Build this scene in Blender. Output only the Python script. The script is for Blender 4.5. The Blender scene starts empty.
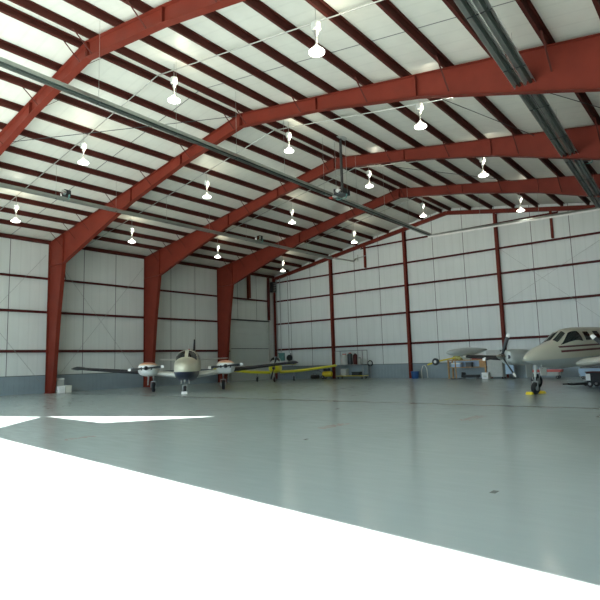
import bpy, math, random
from mathutils import Vector, Matrix
from mathutils.geometry import tessellate_polygon
R = math.radians
random.seed(7)
scene = bpy.context.scene
col = scene.collection

# ------------------------------------------------------------------ materials
def new_mat(name):
    m = bpy.data.materials.new(name); m.use_nodes = True
    nt = m.node_tree
    return m, nt, nt.nodes['Principled BSDF']

def noise_bump(nt, b, scale, strength, dist=.01, stretch=None, detail=3):
    tc = nt.nodes.new('ShaderNodeTexCoord'); n = nt.nodes.new('ShaderNodeTexNoise')
    n.inputs['Scale'].default_value = scale; n.inputs['Detail'].default_value = detail
    src = tc.outputs['Object']
    if stretch:
        mp = nt.nodes.new('ShaderNodeMapping'); mp.inputs['Scale'].default_value = stretch
        nt.links.new(src, mp.inputs[0]); src = mp.outputs[0]
    nt.links.new(src, n.inputs['Vector'])
    bp = nt.nodes.new('ShaderNodeBump'); bp.inputs['Strength'].default_value = strength
    bp.inputs['Distance'].default_value = dist
    nt.links.new(n.outputs['Fac'], bp.inputs['Height']); nt.links.new(bp.outputs[0], b.inputs['Normal'])
    return n

def vary(nt, b, colr, amt, scale=3., stretch=None):
    tc = nt.nodes.new('ShaderNodeTexCoord'); n = nt.nodes.new('ShaderNodeTexNoise')
    n.inputs['Scale'].default_value = scale; n.inputs['Detail'].default_value = 4
    src = tc.outputs['Object']
    if stretch:
        mp = nt.nodes.new('ShaderNodeMapping'); mp.inputs['Scale'].default_value = stretch
        nt.links.new(src, mp.inputs[0]); src = mp.outputs[0]
    nt.links.new(src, n.inputs['Vector'])
    r = nt.nodes.new('ShaderNodeValToRGB')
    r.color_ramp.elements[0].position = .3; r.color_ramp.elements[1].position = .7
    r.color_ramp.elements[0].color = [c * (1 - amt) for c in colr[:3]] + [1]
    r.color_ramp.elements[1].color = [min(1, c * (1 + amt)) for c in colr[:3]] + [1]
    nt.links.new(n.outputs['Fac'], r.inputs[0]); nt.links.new(r.outputs[0], b.inputs['Base Color'])
    return r

def mat(name, c, rough=.5, metal=0., amt=.06, scale=4., bump=0., spec=.5, coat=0.):
    m, nt, b = new_mat(name)
    b.inputs['Roughness'].default_value = rough; b.inputs['Metallic'].default_value = metal
    b.inputs['Specular IOR Level'].default_value = spec
    b.inputs['Coat Weight'].default_value = coat
    vary(nt, b, c, amt, scale)
    if bump: noise_bump(nt, b, scale * 4, bump)
    return m

def math_node(nt, op, a, b=None, c=None):
    n = nt.nodes.new('ShaderNodeMath'); n.operation = op
    for i, v in enumerate((a, b, c)):
        if v is None: continue
        if isinstance(v, (int, float)): n.inputs[i].default_value = v
        else: nt.links.new(v, n.inputs[i])
    return n.outputs[0]

def mix(nt, fac, a, b):
    n = nt.nodes.new('ShaderNodeMix'); n.data_type = 'RGBA'
    if isinstance(fac, (int, float)): n.inputs[0].default_value = fac
    else: nt.links.new(fac, n.inputs[0])
    for s, v in ((n.inputs[6], a), (n.inputs[7], b)):
        if isinstance(v, (tuple, list)): s.default_value = (*v[:3], 1)
        else: nt.links.new(v, s)
    return n.outputs[2]

def band(nt, v, lo, hi):        # 1 where lo < v < hi
    return math_node(nt, 'MULTIPLY', math_node(nt, 'GREATER_THAN', v, lo), math_node(nt, 'LESS_THAN', v, hi))

def insulation(name, axis, seam_start, seam_step, base=(.65, .68, .645)):
    """white vinyl faced blanket: vertical joints every seam_step, faint ribs, soft wrinkles"""
    m, nt, b = new_mat(name)
    tc = nt.nodes.new('ShaderNodeTexCoord'); sp = nt.nodes.new('ShaderNodeSeparateXYZ')
    nt.links.new(tc.outputs['Object'], sp.inputs[0])
    co = sp.outputs['XYZ'.index(axis)]
    sh = math_node(nt, 'DIVIDE', math_node(nt, 'SUBTRACT', co, seam_start - 100 * seam_step), seam_step)
    fr = math_node(nt, 'FRACT', sh)
    d = math_node(nt, 'MULTIPLY', math_node(nt, 'MINIMUM', fr, math_node(nt, 'SUBTRACT', 1., fr)), seam_step)
    seam = math_node(nt, 'LESS_THAN', d, .022)
    rib = math_node(nt, 'FRACT', math_node(nt, 'DIVIDE', co, .61))
    ribd = math_node(nt, 'ABSOLUTE', math_node(nt, 'SUBTRACT', rib, .5))
    ribm = math_node(nt, 'MULTIPLY', math_node(nt, 'LESS_THAN', ribd, .07), .09)
    n = nt.nodes.new('ShaderNodeTexNoise'); mp = nt.nodes.new('ShaderNodeMapping')
    mp.inputs['Scale'].default_value = (1, 1, .15); n.inputs['Scale'].default_value = 2.2; n.inputs['Detail'].default_value = 4
    nt.links.new(tc.outputs['Object'], mp.inputs[0]); nt.links.new(mp.outputs[0], n.inputs['Vector'])
    c1 = mix(nt, n.outputs['Fac'], [c * .9 for c in base], [min(1, c * 1.07) for c in base])
    c2 = mix(nt, ribm, c1, [c * .5 for c in base])
    c3 = mix(nt, seam, c2, (.12, .12, .12))
    nt.links.new(c3, b.inputs['Base Color'])
    b.inputs['Roughness'].default_value = .42
    n2 = nt.nodes.new('ShaderNodeTexNoise'); n2.inputs['Scale'].default_value = 1.4; n2.inputs['Detail'].default_value = 5
    nt.links.new(tc.outputs['Object'], n2.inputs['Vector'])
    bp = nt.nodes.new('ShaderNodeBump'); bp.inputs['Strength'].default_value = .35; bp.inputs['Distance'].default_value = .05
    nt.links.new(n2.outputs['Fac'], bp.inputs['Height']); nt.links.new(bp.outputs[0], b.inputs['Normal'])
    return m

M = {}
M['wall_l'] = insulation('white_vinyl_insulation_side', 'Y', -24.75, 2.47)
M['wall_b'] = insulation('white_vinyl_insulation_gable', 'X', 2.1, 2.48, (.64, .68, .66))
M['roof'] = insulation('white_vinyl_insulation_roof', 'Y', -24.75, 500., (.67, .67, .60))
M['red'] = mat('red_oxide_primer_steel', (.145, .020, .010), .6, 0, .12, 1.5, .0, .25)
M['purlin'] = mat('red_oxide_purlin_steel', (.070, .016, .011), .65, 0, .15, 2., 0., .2)
M['girt'] = mat('red_oxide_girt_steel', (.080, .016, .015), .6, 0, .12, 2., 0., .25)
M['wainscot'] = mat('blue_grey_liner_panel', (.23, .285, .31), .4, 0, .06, 1.)
M['ledge'] = mat('dark_ledge_trim', (.06, .07, .075), .5)
M['grey'] = mat('grey_steel', (.30, .31, .30), .45, .3)
M['galv'] = mat('galvanised_conduit', (.42, .42, .39), .4, .7)
M['dtube'] = mat('dark_heater_tube', (.05, .065, .055), .4, .6)
M['refl'] = mat('aluminium_reflector', (.36, .39, .36), .35, .85)
M['black'] = mat('black_rubber', (.015, .015, .017), .7)
M['dark'] = mat('dark_paint', (.025, .028, .03), .4)
M['white'] = mat('white_paint', (.78, .78, .75), .35)
M['chrome'] = mat('polished_metal', (.75, .76, .76), .18, 1.)
M['yellow'] = mat('yellow_paint', (.72, .68, .04), .4)
M['chock'] = mat('yellow_chock_paint', (.75, .58, .03), .5)
M['wood'] = mat('plain_pine', (.48, .27, .11), .6, 0, .2, 5.)
M['blue'] = mat('blue_plastic', (.03, .10, .28), .4)
M['lblue'] = mat('pale_blue_paint', (.36, .50, .66), .4)
M['teal'] = mat('teal_painted_metal', (.10, .26, .24), .5)
M['redp'] = mat('bright_red_paint', (.55, .05, .03), .4)
M['glass'] = mat('dark_tinted_canopy', (.02, .028, .03), .08, 0, .05, 3., 0, .8)
M['door'] = mat('pale_grey_sectional_door', (.56, .60, .57), .45, 0, .03, 1.)
M['card'] = mat('cream_cardboard', (.62, .62, .54), .8)
M['cab'] = mat('light_grey_enamel', (.45, .47, .44), .5)
M['concrete'] = mat('pale_concrete_apron', (.24, .24, .22), .9, 0, .1, .3)
M['cladding'] = mat('outside_metal_cladding', (.55, .55, .5), .5)

m, nt, b = new_mat('lit_lamp_glass'); b.inputs['Emission Color'].default_value = (1, .97, .88, 1)
b.inputs['Emission Strength'].default_value = 5.; b.inputs['Base Color'].default_value = (.9, .9, .85, 1); M['lamp'] = m
m, nt, b = new_mat('prismatic_lamp_shade'); b.inputs['Emission Color'].default_value = (1, .95, .8, 1)
b.inputs['Emission Strength'].default_value = .35; b.inputs['Base Color'].default_value = (.7, .7, .64, 1); b.inputs['Roughness'].default_value = .2; M['lampshade'] = m

# floor: sealed grey green concrete, one long joint, scuffs, soft gloss
m, nt, b = new_mat('sealed_concrete_floor'); M['floor'] = m
tc = nt.nodes.new('ShaderNodeTexCoord'); sp = nt.nodes.new('ShaderNodeSeparateXYZ'); nt.links.new(tc.outputs['Object'], sp.inputs[0])
n = nt.nodes.new('ShaderNodeTexNoise'); n.inputs['Scale'].default_value = .35; n.inputs['Detail'].default_value = 6; nt.links.new(tc.outputs['Object'], n.inputs['Vector'])
n2 = nt.nodes.new('ShaderNodeTexNoise'); n2.inputs['Scale'].default_value = 3.; n2.inputs['Detail'].default_value = 6
mp = nt.nodes.new('ShaderNodeMapping'); mp.inputs['Scale'].default_value = (.5, 2.5, 1); mp.inputs['Rotation'].default_value = (0, 0, R(25))
nt.links.new(tc.outputs['Object'], mp.inputs[0]); nt.links.new(mp.outputs[0], n2.inputs['Vector'])
c = mix(nt, n.outputs['Fac'], (.34, .41, .41), (.41, .48, .475))
c = mix(nt, math_node(nt, 'MULTIPLY', n2.outputs['Fac'], .3), c, (.46, .52, .52))
def near(v, x0, w): return math_node(nt, 'LESS_THAN', math_node(nt, 'ABSOLUTE', math_node(nt, 'SUBTRACT', v, x0)), w)
X, Y = sp.outputs[0], sp.outputs[1]
joint = near(Y, -22.1, .15)
c = mix(nt, math_node(nt, 'MULTIPLY', joint, .85), c, (.05, .055, .05))
n3 = nt.nodes.new('ShaderNodeTexNoise'); n3.inputs['Scale'].default_value = 9.; nt.links.new(tc.outputs['Object'], n3.inputs['Vector'])
for (mx, my, w, h_) in ((23.6, -32.7, .14, .35), (27.4, -28.5, .15, .55), (29.65, -25.7, .15, .6)):      # worn red paint marks
    k = math_node(nt, 'MULTIPLY', near(X, mx, w), near(Y, my, h_))
    k = math_node(nt, 'MULTIPLY', k, math_node(nt, 'GREATER_THAN', n3.outputs['Fac'], .5))
    c = mix(nt, math_node(nt, 'MULTIPLY', k, .32), c, (.50, .12, .08))
for (mx, my, w) in ((32.66, -32.7, .035), (33.3, -27.2, .07), (34.0, -26.4, .06), (28.2, -30.5, .03), (32.2, -24.2, .08), (24.9, -24.8, .05)):
    k = math_node(nt, 'MULTIPLY', near(X, mx, w), near(Y, my, w * 2))
    c = mix(nt, math_node(nt, 'MULTIPLY', k, .7), c, (.06, .06, .05))
nt.links.new(c, b.inputs['Base Color'])
b.inputs['Roughness'].default_value = .2; b.inputs['Specular IOR Level'].default_value = .6
rr = nt.nodes.new('ShaderNodeMapRange'); nt.links.new(n2.outputs['Fac'], rr.inputs[0]); rr.inputs[3].default_value = .12; rr.inputs[4].default_value = .26
nt.links.new(rr.outputs[0], b.inputs['Roughness'])
bp = nt.nodes.new('ShaderNodeBump'); bp.inputs['Strength'].default_value = .06; bp.inputs['Distance'].default_value = .02
nt.links.new(n2.outputs['Fac'], bp.inputs['Height']); nt.links.new(bp.outputs[0], b.inputs['Normal'])

def livery(name, upper, lower, split, stripes=(), rough=.3, slope=0., x0=-99, x1=99):
    """painted aircraft skin: lower colour under height split, thin stripes between heights (own coordinates)"""
    m, nt, b = new_mat(name)
    tc = nt.nodes.new('ShaderNodeTexCoord'); sp = nt.nodes.new('ShaderNodeSeparateXYZ'); nt.links.new(tc.outputs['Object'], sp.inputs[0])
    z = math_node(nt, 'ADD', sp.outputs[2], math_node(nt, 'MULTIPLY', sp.outputs[0], slope))
    c = mix(nt, math_node(nt, 'LESS_THAN', z, split), upper, lower)
    for lo, hi, cc in stripes:
        k = math_node(nt, 'MULTIPLY', band(nt, z, lo, hi), band(nt, sp.outputs[0], x0, x1))
        c = mix(nt, k, c, cc)
    nt.links.new(c, b.inputs['Base Color']); b.inputs['Roughness'].default_value = rough
    b.inputs['Coat Weight'].default_value = .3
    return m
M['skin1'] = livery('cream_over_navy_paint', (.66, .64, .50), (.012, .018, .055), 1.18, (), .3)
M['skin2'] = livery('pale_beige_paint_with_dark_red_lines', (.54, .53, .43), (.40, .44, .43), 1.42,
                    ((1.85, 1.92, (.09, .02, .025)), (1.665, 1.745, (.10, .015, .02)), (1.745, 1.76, (.5, .42, .33))), .28, .035, -6, 2.25)
M['nac1'] = livery('white_cowling_paint_with_orange_top', (.55, .22, .12), (.66, .68, .66), 1.60, ((1.58, 1.66, (.62, .42, .28)),), .3)
M['beige'] = mat('beige_aircraft_paint', (.60, .58, .50), .3, 0, .03)
M['pwhite'] = mat('white_aircraft_paint', (.68, .69, .65), .3, 0, .03)
M['palegrey'] = mat('pale_grey_aircraft_paint', (.50, .54, .52), .3, 0, .04)

# ------------------------------------------------------------------ mesh builder
class MB:
    def __init__(s): s.v = []; s.f = []
    def add(s, vs, fs):
        o = len(s.v); s.v += [tuple(x) for x in vs]; s.f += [tuple(i + o for i in f) for f in fs]; return s
    def box(s, a, b):
        x0, y0, z0 = a; x1, y1, z1 = b
        return s.add([(x0, y0, z0), (x1, y0, z0), (x1, y1, z0), (x0, y1, z0), (x0, y0, z1), (x1, y0, z1), (x1, y1, z1), (x0, y1, z1)],
                     [(0, 3, 2, 1), (4, 5, 6, 7), (0, 1, 5, 4), (1, 2, 6, 5), (2, 3, 7, 6), (3, 0, 4, 7)])
    def cbox(s, c, d):
        return s.box([c[i] - d[i] / 2 for i in range(3)], [c[i] + d[i] / 2 for i in range(3)])
    def bar(s, a, b, w, h=None, up=(0, 0, 1)):
        a = Vector(a); b = Vector(b); h = h or w; d = (b - a).normalized(); up = Vector(up)
        if abs(d.dot(up)) > .98: up = Vector((1, 0, 0))
        r = d.cross(up).normalized() * w / 2; u = r.cross(d).normalized() * h / 2
        vs = [p + sx * r + sy * u for p in (a, b) for sx, sy in ((-1, -1), (1, -1), (1, 1), (-1, 1))]
        return s.add(vs, [(0, 1, 2, 3), (7, 6, 5, 4), (0, 4, 5, 1), (1, 5, 6, 2), (2, 6, 7, 3), (3, 7, 4, 0)])
    def tube(s, pts, r, n=10, caps=True):
        pts = [Vector(p) for p in pts]; rings = []
        rs = r if isinstance(r, (list, tuple)) else [r] * len(pts)
        ref = None
        for i, p in enumerate(pts):
            d = (pts[min(i + 1, len(pts) - 1)] - pts[max(i - 1, 0)]).normalized()
            if ref is None: ref = Vector((0, 0, 1)) if abs(d.z) < .9 else Vector((1, 0, 0))
            a = d.cross(ref).normalized(); b_ = a.cross(d).normalized()
            rings.append([p + rs[i] * (math.cos(2 * math.pi * k / n) * a + math.sin(2 * math.pi * k / n) * b_) for k in range(n)])
        return s.loft(rings, caps)
    def loft(s, rings, caps=True, closed=True):
        n = len(rings[0]); vs = [v for r in rings for v in r]; fs = []
        for i in range(len(rings) - 1):
            for k in range(n if closed else n - 1):
                k2 = (k + 1) % n
                fs.append((i * n + k, i * n + k2, (i + 1) * n + k2, (i + 1) * n + k))
        if caps and closed:
            fs.append(tuple(range(n - 1, -1, -1))); o = (len(rings) - 1) * n; fs.append(tuple(o + k for k in range(n)))
        return s.add(vs, fs)
    def lathe(s, c, axis, prof, n=20):
        """prof: (distance along axis, radius)"""
        c = Vector(c); ax = Vector(axis).normalized(); ref = Vector((0, 0, 1)) if abs(ax.z) < .9 else Vector((1, 0, 0))
        a = ax.cross(ref).normalized(); b_ = a.cross(ax).normalized()
        rings = [[c + ax * t + max(r, .0005) * (math.cos(2 * math.pi * k / n) * a + math.sin(2 * math.pi * k / n) * b_) for k in range(n)] for t, r in prof]
        return s.loft(rings, True)
    def prism(s, poly, f, t0, t1):
        """poly: 2-D points; f(u, v, t) -> 3-D"""
        n = len(poly); vs = [f(u, v, t0) for u, v in poly] + [f(u, v, t1) for u, v in poly]
        tris = tessellate_polygon([[Vector((u, v, 0)) for u, v in poly]])
        fs = [tuple(t) for t in tris] + [tuple(i + n for i in reversed(t)) for t in tris]
        fs += [(k, (k + 1) % n, n + (k + 1) % n, n + k) for k in range(n)]
        return s.add(vs, fs)
    def build(s, name, m, parent=None, smooth=False, label=None, xf=None):
        me = bpy.data.meshes.new(name)
        vs = [xf @ Vector(v) for v in s.v] if xf else s.v
        me.from_pydata([tuple(v) for v in vs], [], s.f); me.materials.append(m)
        import bmesh
        bm = bmesh.new(); bm.from_mesh(me); bmesh.ops.recalc_face_normals(bm, faces=bm.faces); bm.to_mesh(me); bm.free()
        if smooth:
            for p in me.polygons: p.use_smooth = True
            try: me.set_sharp_from_angle(angle=R(38))
            except Exception: pass
        o = bpy.data.objects.new(name, me); col.objects.link(o)
        if parent: o.parent = parent
        if label: o['label'] = label
        return o

def bevel(o, w=.01, seg=2):
    md = o.modifiers.new('b', 'BEVEL'); md.width = w; md.segments = seg; md.limit_method = 'ANGLE'; return o
def empty(name, loc, rz=0):
    o = bpy.data.objects.new(name, None); col.objects.link(o); o.location = loc; o.rotation_euler = (0, 0, rz)
    o.empty_display_size = .3; return o
def tag(o, label, cat, group=None):
    o['label'] = label; o['category'] = cat
    if group: o['group'] = group
    return o
def struct(o): o['kind'] = 'structure'; return o
def kids(o): return [c for c in bpy.data.objects if c.parent == o]
def copy_tree(o, parent=None):
    ch = kids(o); c = o.copy(); col.objects.link(c)
    if parent: c.parent = parent
    for k in ch: copy_tree(k, c)
    return c

# ------------------------------------------------------------------ building shell
W, L = 36.66, 44.9
XR = W / 2; ZE = 10.05; SL = 1 / 6
def zroof(x): return ZE + SL * (x if x < XR else W - x)
FR = [-7.53, -14.96, -22.31, -29.76, -37.25]

struct(MB().box((0, -L, -.2), (W, 0, 0)).build('floor', M['floor']))
struct(MB().box((-60, -L - 90, -.25), (W + 60, -L, -.03)).build('ground', M['concrete']))
bm = MB()
for (xa, xb) in ((-.15, XR), (XR, W + .15)):
    za, zb = zroof(xa), zroof(xb)
    if xb > W: zb = ZE - .025
    vs = [(xa, -L - .15, za), (xb, -L - .15, zb), (xb, .15, zb), (xa, .15, za)]
    bm.add(vs + [(x, y, z + .12) for x, y, z in vs], [(0, 1, 2, 3), (7, 6, 5, 4), (0, 4, 5, 1), (1, 5, 6, 2), (2, 6, 7, 3), (3, 7, 4, 0)])
struct(bm.build('ceiling', M['roof']))
struct(MB().box((-.15, -L, 0), (0, .0, ZE)).build('wall_left', M['wall_l']))
struct(MB().box((W, -L, 0), (W + .15, 0, ZE)).build('wall_right', M['wall_l']))
gab = [(-.15, 0), (W + .15, 0), (W + .15, ZE - .02), (XR, ZE + SL * XR), (-.15, ZE - .02)]
struct(MB().prism(gab, lambda u, v, t: (u, t, v), 0, .15).build('wall_back', M['wall_b']))

# unseen front wall: door opening and upper holes shaped for the floor's sun patches
K = .70
def zf(y): return (y + L) * K
outer = [(0, 0), (1, 0), (1, 8.0), (21.4, 8.0), (30.8, 7.37), (35.7, 7.05), (35.7, 0), (W, 0), (W, ZE), (XR, ZE + SL * XR), (0, ZE)]
h1 = [(13.2, zf(-32.05)), (20.0, zf(-33.1)), (17.36, zf(-30.5)), (15.48, zf(-31.12))]
h2 = [(17.1, zf(-30.44)), (20.14, zf(-30.66)), (21.17, zf(-30.73)), (23.0, zf(-27.98))]
polys = [outer, h1, h2]
pts = [p for q in polys for p in q]
tris = tessellate_polygon([[Vector((u, v, 0)) for u, v in q] for q in polys])
vs = [(u, -L, v) for u, v in pts] + [(u, -L - .12, v) for u, v in pts]
N = len(pts); fs = [tuple(t) for t in tris] + [tuple(i + N for i in reversed(t)) for t in tris]
o_ = 0
for q in polys:
    n_ = len(q); fs += [(o_ + k, o_ + (k + 1) % n_, N + o_ + (k + 1) % n_, N + o_ + k) for k in range(n_)]; o_ += n_
struct(MB().add(vs, fs).build('wall_front', M['wall_b']))

# wainscot liner panels and their dark ledge
def ribs_panel(mb, axis, a, b, h, off):
    n = int(abs(b - a) / .305); st = (b - a) / n
    for i in range(n):
        p0 = a + i * st
        if axis == 'x': mb.box((p0, -off, 0), (p0 + st * .86, -.005, h)); mb.box((p0 + st * .86, -off + .012, 0), (p0 + st, -.005, h))
        else: mb.box((.005, p0, 0), (off, p0 + st * .86, h)); mb.box((.005, p0 + st * .86, 0), (off - .012, p0 + st, h))
mb = MB(); ribs_panel(mb, 'x', .1, W - .1, 1.13, .05); struct(mb.build('trim_1', M['wainscot']))
mb = MB(); ribs_panel(mb, 'y', -L + .1, -6.2, 1.13, .05); struct(mb.build('trim_2', M['wainscot']))
struct(MB().box((.1, -.075, 1.13), (W - .1, -.005, 1.165)).build('trim_3', M['ledge']))
struct(MB().box((.005, -L + .1, 1.13), (.075, -6.2, 1.165)).build('trim_4', M['ledge']))
struct(MB().box((W - .05, -L + .1, 0), (W - .005, -.1, 1.15)).build('trim_5', M['wainscot']))

# overhead door at the far end of the left wall
dr = empty('door_1', (0.0, -3.5, 0)); struct(dr)
for i in range(9):
    z0 = .02 + i * .6
    mb = MB().box((.02, -2.45, z0), (.07, 2.45, z0 + .585))
    for k in range(4): mb.box((.07, -2.45, z0 + .06 + k * .14), (.085, 2.45, z0 + .12 + k * .14))
    mb.build('door_section', M['door'], dr)
MB().box((.005, -2.62, 0), (.11, -2.47, 5.5)).build('door_jamb', M['cab'], dr)
MB().box((.005, 2.47, 0), (.11, 2.62, 5.5)).build('door_jamb', M['cab'], dr)
MB().box((.005, -2.62, 5.44), (.13, 2.62, 5.56)).build('door_header', M['dark'], dr)
MB().box((.09, -2.45, 2.86), (.12, 2.45, 2.91)).build('door_strut', M['dark'], dr)

# ------------------------------------------------------------------ steel
ORD = ['first', 'second', 'third', 'fourth', 'fifth', 'sixth', 'seventh', 'eighth', 'ninth', 'tenth', 'eleventh', 'twelfth']
def zsec(mb, a, b, out, h=.2, w=.07, t=.012):
    """Z-shaped cold-formed member from a to b; out = unit vector of the web, h its depth"""
    a = Vector(a); b = Vector(b); d = (b - a).normalized(); out = Vector(out); s = d.cross(out).normalized()
    def pl(o0, o1, s0, s1):
        vs = [p + out * oo + s * ss for p in (a, b) for oo, ss in ((o0, s0), (o1, s0), (o1, s1), (o0, s1))]
        mb.add(vs, [(0, 1, 2, 3), (7, 6, 5, 4), (0, 4, 5, 1), (1, 5, 6, 2), (2, 6, 7, 3), (3, 7, 4, 0)])
    pl(0, h, -t / 2, t / 2); pl(0, t, -w, 0); pl(h - t, h, 0, w); pl(h - .03, h, w - t, w); pl(0, .03, -w, -w + t)
    return mb
# side wall girts (flat web horizontal, flange towards the room)
ZS = [2.70, 5.24, 7.46]
def girt(a, b, out, name, label):
    mb = MB(); zsec(mb, a, b, out, .19, .09, .012)
    return tag(mb.build(name, M['girt']), label, 'beam', 'red wall girts')
for i, z in enumerate(ZS):
    y1 = -6.15 if i == 0 else (-1.0 if i == 2 else -6.15)
    girt((.01, -L + .2, z), (.01, y1 if i != 1 else -6.15, z), (1, 0, 0), 'wall_girt', 'dark red steel girt along the left wall, %s one up from the floor' % ORD[i])
MB_ = MB(); zsec(MB_, (.01, -6.1, 9.0), (.01, -.3, 9.0), (1, 0, 0), .19, .09)
for i, z in enumerate((2.76, 5.24, 7.46, 9.31, 11.16)):
    dx = 0.25 if z < 10 else (z - ZE) / SL + 3.7
    girt((dx, -.01, z), (W - dx, -.01, z), (0, -1, 0), 'wall_girt', 'dark red steel girt across the far gable wall, %s one up from the floor' % ORD[i])
for i, z in enumerate(ZS):
    girt((W - .01, -L + .2, z), (W - .01, -.3, z), (-1, 0, 0), 'wall_girt', 'dark red steel girt along the right wall, %s one up from the floor' % ORD[i])
# eave struts
for sx, nm in ((0, 'left'), (1, 'right')):
    mb = MB(); x = .12 if sx == 0 else W - .12
    mb.box((x - .1, -L + .15, ZE - .26), (x + .07, -.1, ZE - .02))
    tag(mb.build('eave_strut', M['purlin']), 'dark red eave strut along the top of the %s wall' % nm, 'beam')
# roof purlins
nrm = Vector((-SL, 0, 1)).normalized()
PX = [2.04 + 1.59 * k for k in range(11)]
for k, x in enumerate(PX):
    for side in (0, 1):
        xx = x if side == 0 else W - x
        out = Vector((SL if side == 0 else -SL, 0, -1)).normalized()
        a = Vector((xx, -L + .15, zroof(xx) - .005)); b2 = Vector((xx, -.05, zroof(xx) - .005))
        mb = MB(); zsec(mb, a, b2, out, .23, .10, .012)
        tag(mb.build('roof_purlin', M['purlin']), 'dark red roof purlin on the %s slope, %s one up from the eave' % ('left' if side == 0 else 'right', ORD[k]), 'beam', 'roof purlins on the %s slope' % ('left' if side == 0 else 'right'))

# rigid frames
OUT = [(.22, 0), (.22, ZE - .25), (XR, zroof(XR) - .235)]
INN = [(1.0, 0), (1.2, .8), (1.6, 4.9), (2.08, 8.25), (5.0, 9.2), (9.6, 10.62), (14.0, 11.6), (XR, 12.28)]
def ztop(x): return zroof(x) - .235
FW = .13
def mirror(poly, s): return [((x if s == 0 else W - x), z) for x, z in poly]
def rigid_frame(y, label):
    fr = empty('rigid_frame', (XR, y, 0)); tag(fr, label, 'steel frame', 'red steel rigid frames')
    def P(u, v, t): return (u - XR, t, v)
    for s in (0, 1):
        # column
        mb = MB(); inn = INN[:4]
        mb.prism(mirror([(.22, 0)] + inn + [(2.08, ztop(2.08)), (.22, ztop(.22))], s), P, -.008, .008)
        def flange(mb, a, b, th=.02, w=FW):
            a = Vector((a[0], 0, a[1])); b = Vector((b[0], 0, b[1])); mb.bar(a, b, 2 * w, th, up=Vector((b - a)).cross(Vector((0, 1, 0))))
        mp = mirror([(.22, 0), (.22, ztop(.22))], s); flange(mb, (mp[0][0] - XR, mp[0][1]), (mp[1][0] - XR, mp[1][1]))
        pts = mirror(inn, s)
        for i in range(3): flange(mb, (pts[i][0] - XR, pts[i][1]), (pts[i + 1][0] - XR, pts[i + 1][1]))
        q = mirror([(2.08, 8.25), (2.08, ztop(2.08))], s); flange(mb, (q[0][0] - XR, q[0][1]), (q[1][0] - XR, q[1][1]), .03)
        q = mirror([(.22, 8.25), (2.08, 8.25)], s); flange(mb, (q[0][0] - XR, q[0][1]), (q[1][0] - XR, q[1][1]), .015)
        q = mirror([(.22, ztop(.22)), (2.08, ztop(2.08))], s); flange(mb, (q[0][0] - XR, q[0][1]), (q[1][0] - XR, q[1][1]), .02)
        c = mirror([(.61, 0)], s)[0]; mb.cbox((c[0] - XR, 0, .012), (.9, .32, .024))
        mb.build('column', M['red'], fr)
        # rafter
        mb = MB(); bot = INN[3:]
        mb.prism(mirror(bot + [(XR, ztop(XR)), (2.08, ztop(2.08))], s), P, -.008, .008)
        pts = mirror(bot, s)
        for i in range(len(pts) - 1): flange(mb, (pts[i][0] - XR, pts[i][1]), (pts[i + 1][0] - XR, pts[i + 1][1]))
        q = mirror([(2.08, ztop(2.08)), (XR, ztop(XR))], s); flange(mb, (q[0][0] - XR, q[0][1]), (q[1][0] - XR, q[1][1]))
        for xs, zb in ((9.6, 10.62), (14.0, 11.6), (XR - .03, 12.28)):
            q = mirror([(xs, zb), (xs, ztop(xs))], s); flange(mb, (q[0][0] - XR, q[0][1]), (q[1][0] - XR, q[1][1]), .018, FW * .95)
        mb.build('rafter', M['red'], fr)
        for k, x in enumerate(PX):
            if k in (0, 1, 2, 4, 6, 8, 10):
                i = max(j for j in range(3, len(INN)) if INN[j][0] <= x + .05) if x > 2.08 else 3
                i = min(i, len(INN) - 2); t = (x - INN[i][0]) / (INN[i + 1][0] - INN[i][0]); zb = INN[i][1] + t * (INN[i + 1][1] - INN[i][1])
                xx = (x if s == 0 else W - x) - XR; d = min(.85, ztop(x) - zb + .1)
                for sy in (-1, 1):
                    MB().bar((xx, sy * .12, max(zb + .03, ztop(x) - .85)), (xx, sy * (.12 + d), ztop(x) + .04), .05, .012).build('flange_brace', M['purlin'], fr)
    return fr
FL = {0: 'red steel rigid frame nearest the far gable wall', 1: 'red steel rigid frame whose column stands behind the cream and navy twin',
      2: 'red steel rigid frame with its column beside the white boxes', 3: 'red steel rigid frame cut off at the upper left, next nearest the viewer',
      4: 'red steel rigid frame closest overhead, nearest the open door'}
for i, y in enumerate(FR): rigid_frame(y, FL[i])
# gable end frame: rafters and posts
def ibar(mb, a, b, w, dep, up):
    a = Vector(a); b = Vector(b); d = (b - a).normalized(); u = Vector(up); u = (u - d * u.dot(d)).normalized()
    mb.bar(a, b, .012, dep, up=u); 
    for s in (-1, 1): mb.bar(a + u * s * dep / 2, b + u * s * dep / 2, w, .016, up=u)
for s, nm in ((0, 'left'), (1, 'right')):
    q = mirror([(.25, ztop(.25) - .14), (XR, ztop(XR) - .14)], s)
    mb = MB(); ibar(mb, (q[0][0], -.11, q[0][1]), (q[1][0], -.11, q[1][1]), .2, .28, (0, 0, 1))
    tag(mb.build('gable_rafter', M['red']), 'red rafter under the %s roof slope against the far gable wall' % nm, 'beam')
PL = ['post left of the tool cart', 'post between the cart and the blue bin', 'post behind the far propeller of the beige twin', 'post at the right behind the beige twin']
for x, lb in zip((7.11, 14.61, 22.07, 29.55), PL):
    mb = MB(); ibar(mb, (x, -.2, .02), (x, -.2, ztop(x) - .33), .2, .3, (0, 1, 0)); mb.cbox((x, -.2, .01), (.26, .36, .02))
    tag(mb.build('gable_post', M['red']), 'red steel ' + lb + ' on the gable wall', 'post', 'gable wall posts')
for x, lb in ((10.75, 'left'), (25.83, 'right')):
    mb = MB(); ibar(mb, (x, -.12, 9.42), (x, -.12, ztop(x) - .3), .15, .18, (0, 1, 0))
    tag(mb.build('hanger_post', M['red']), 'short red post between top girt and %s roof slope on the gable' % lb, 'post')
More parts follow.
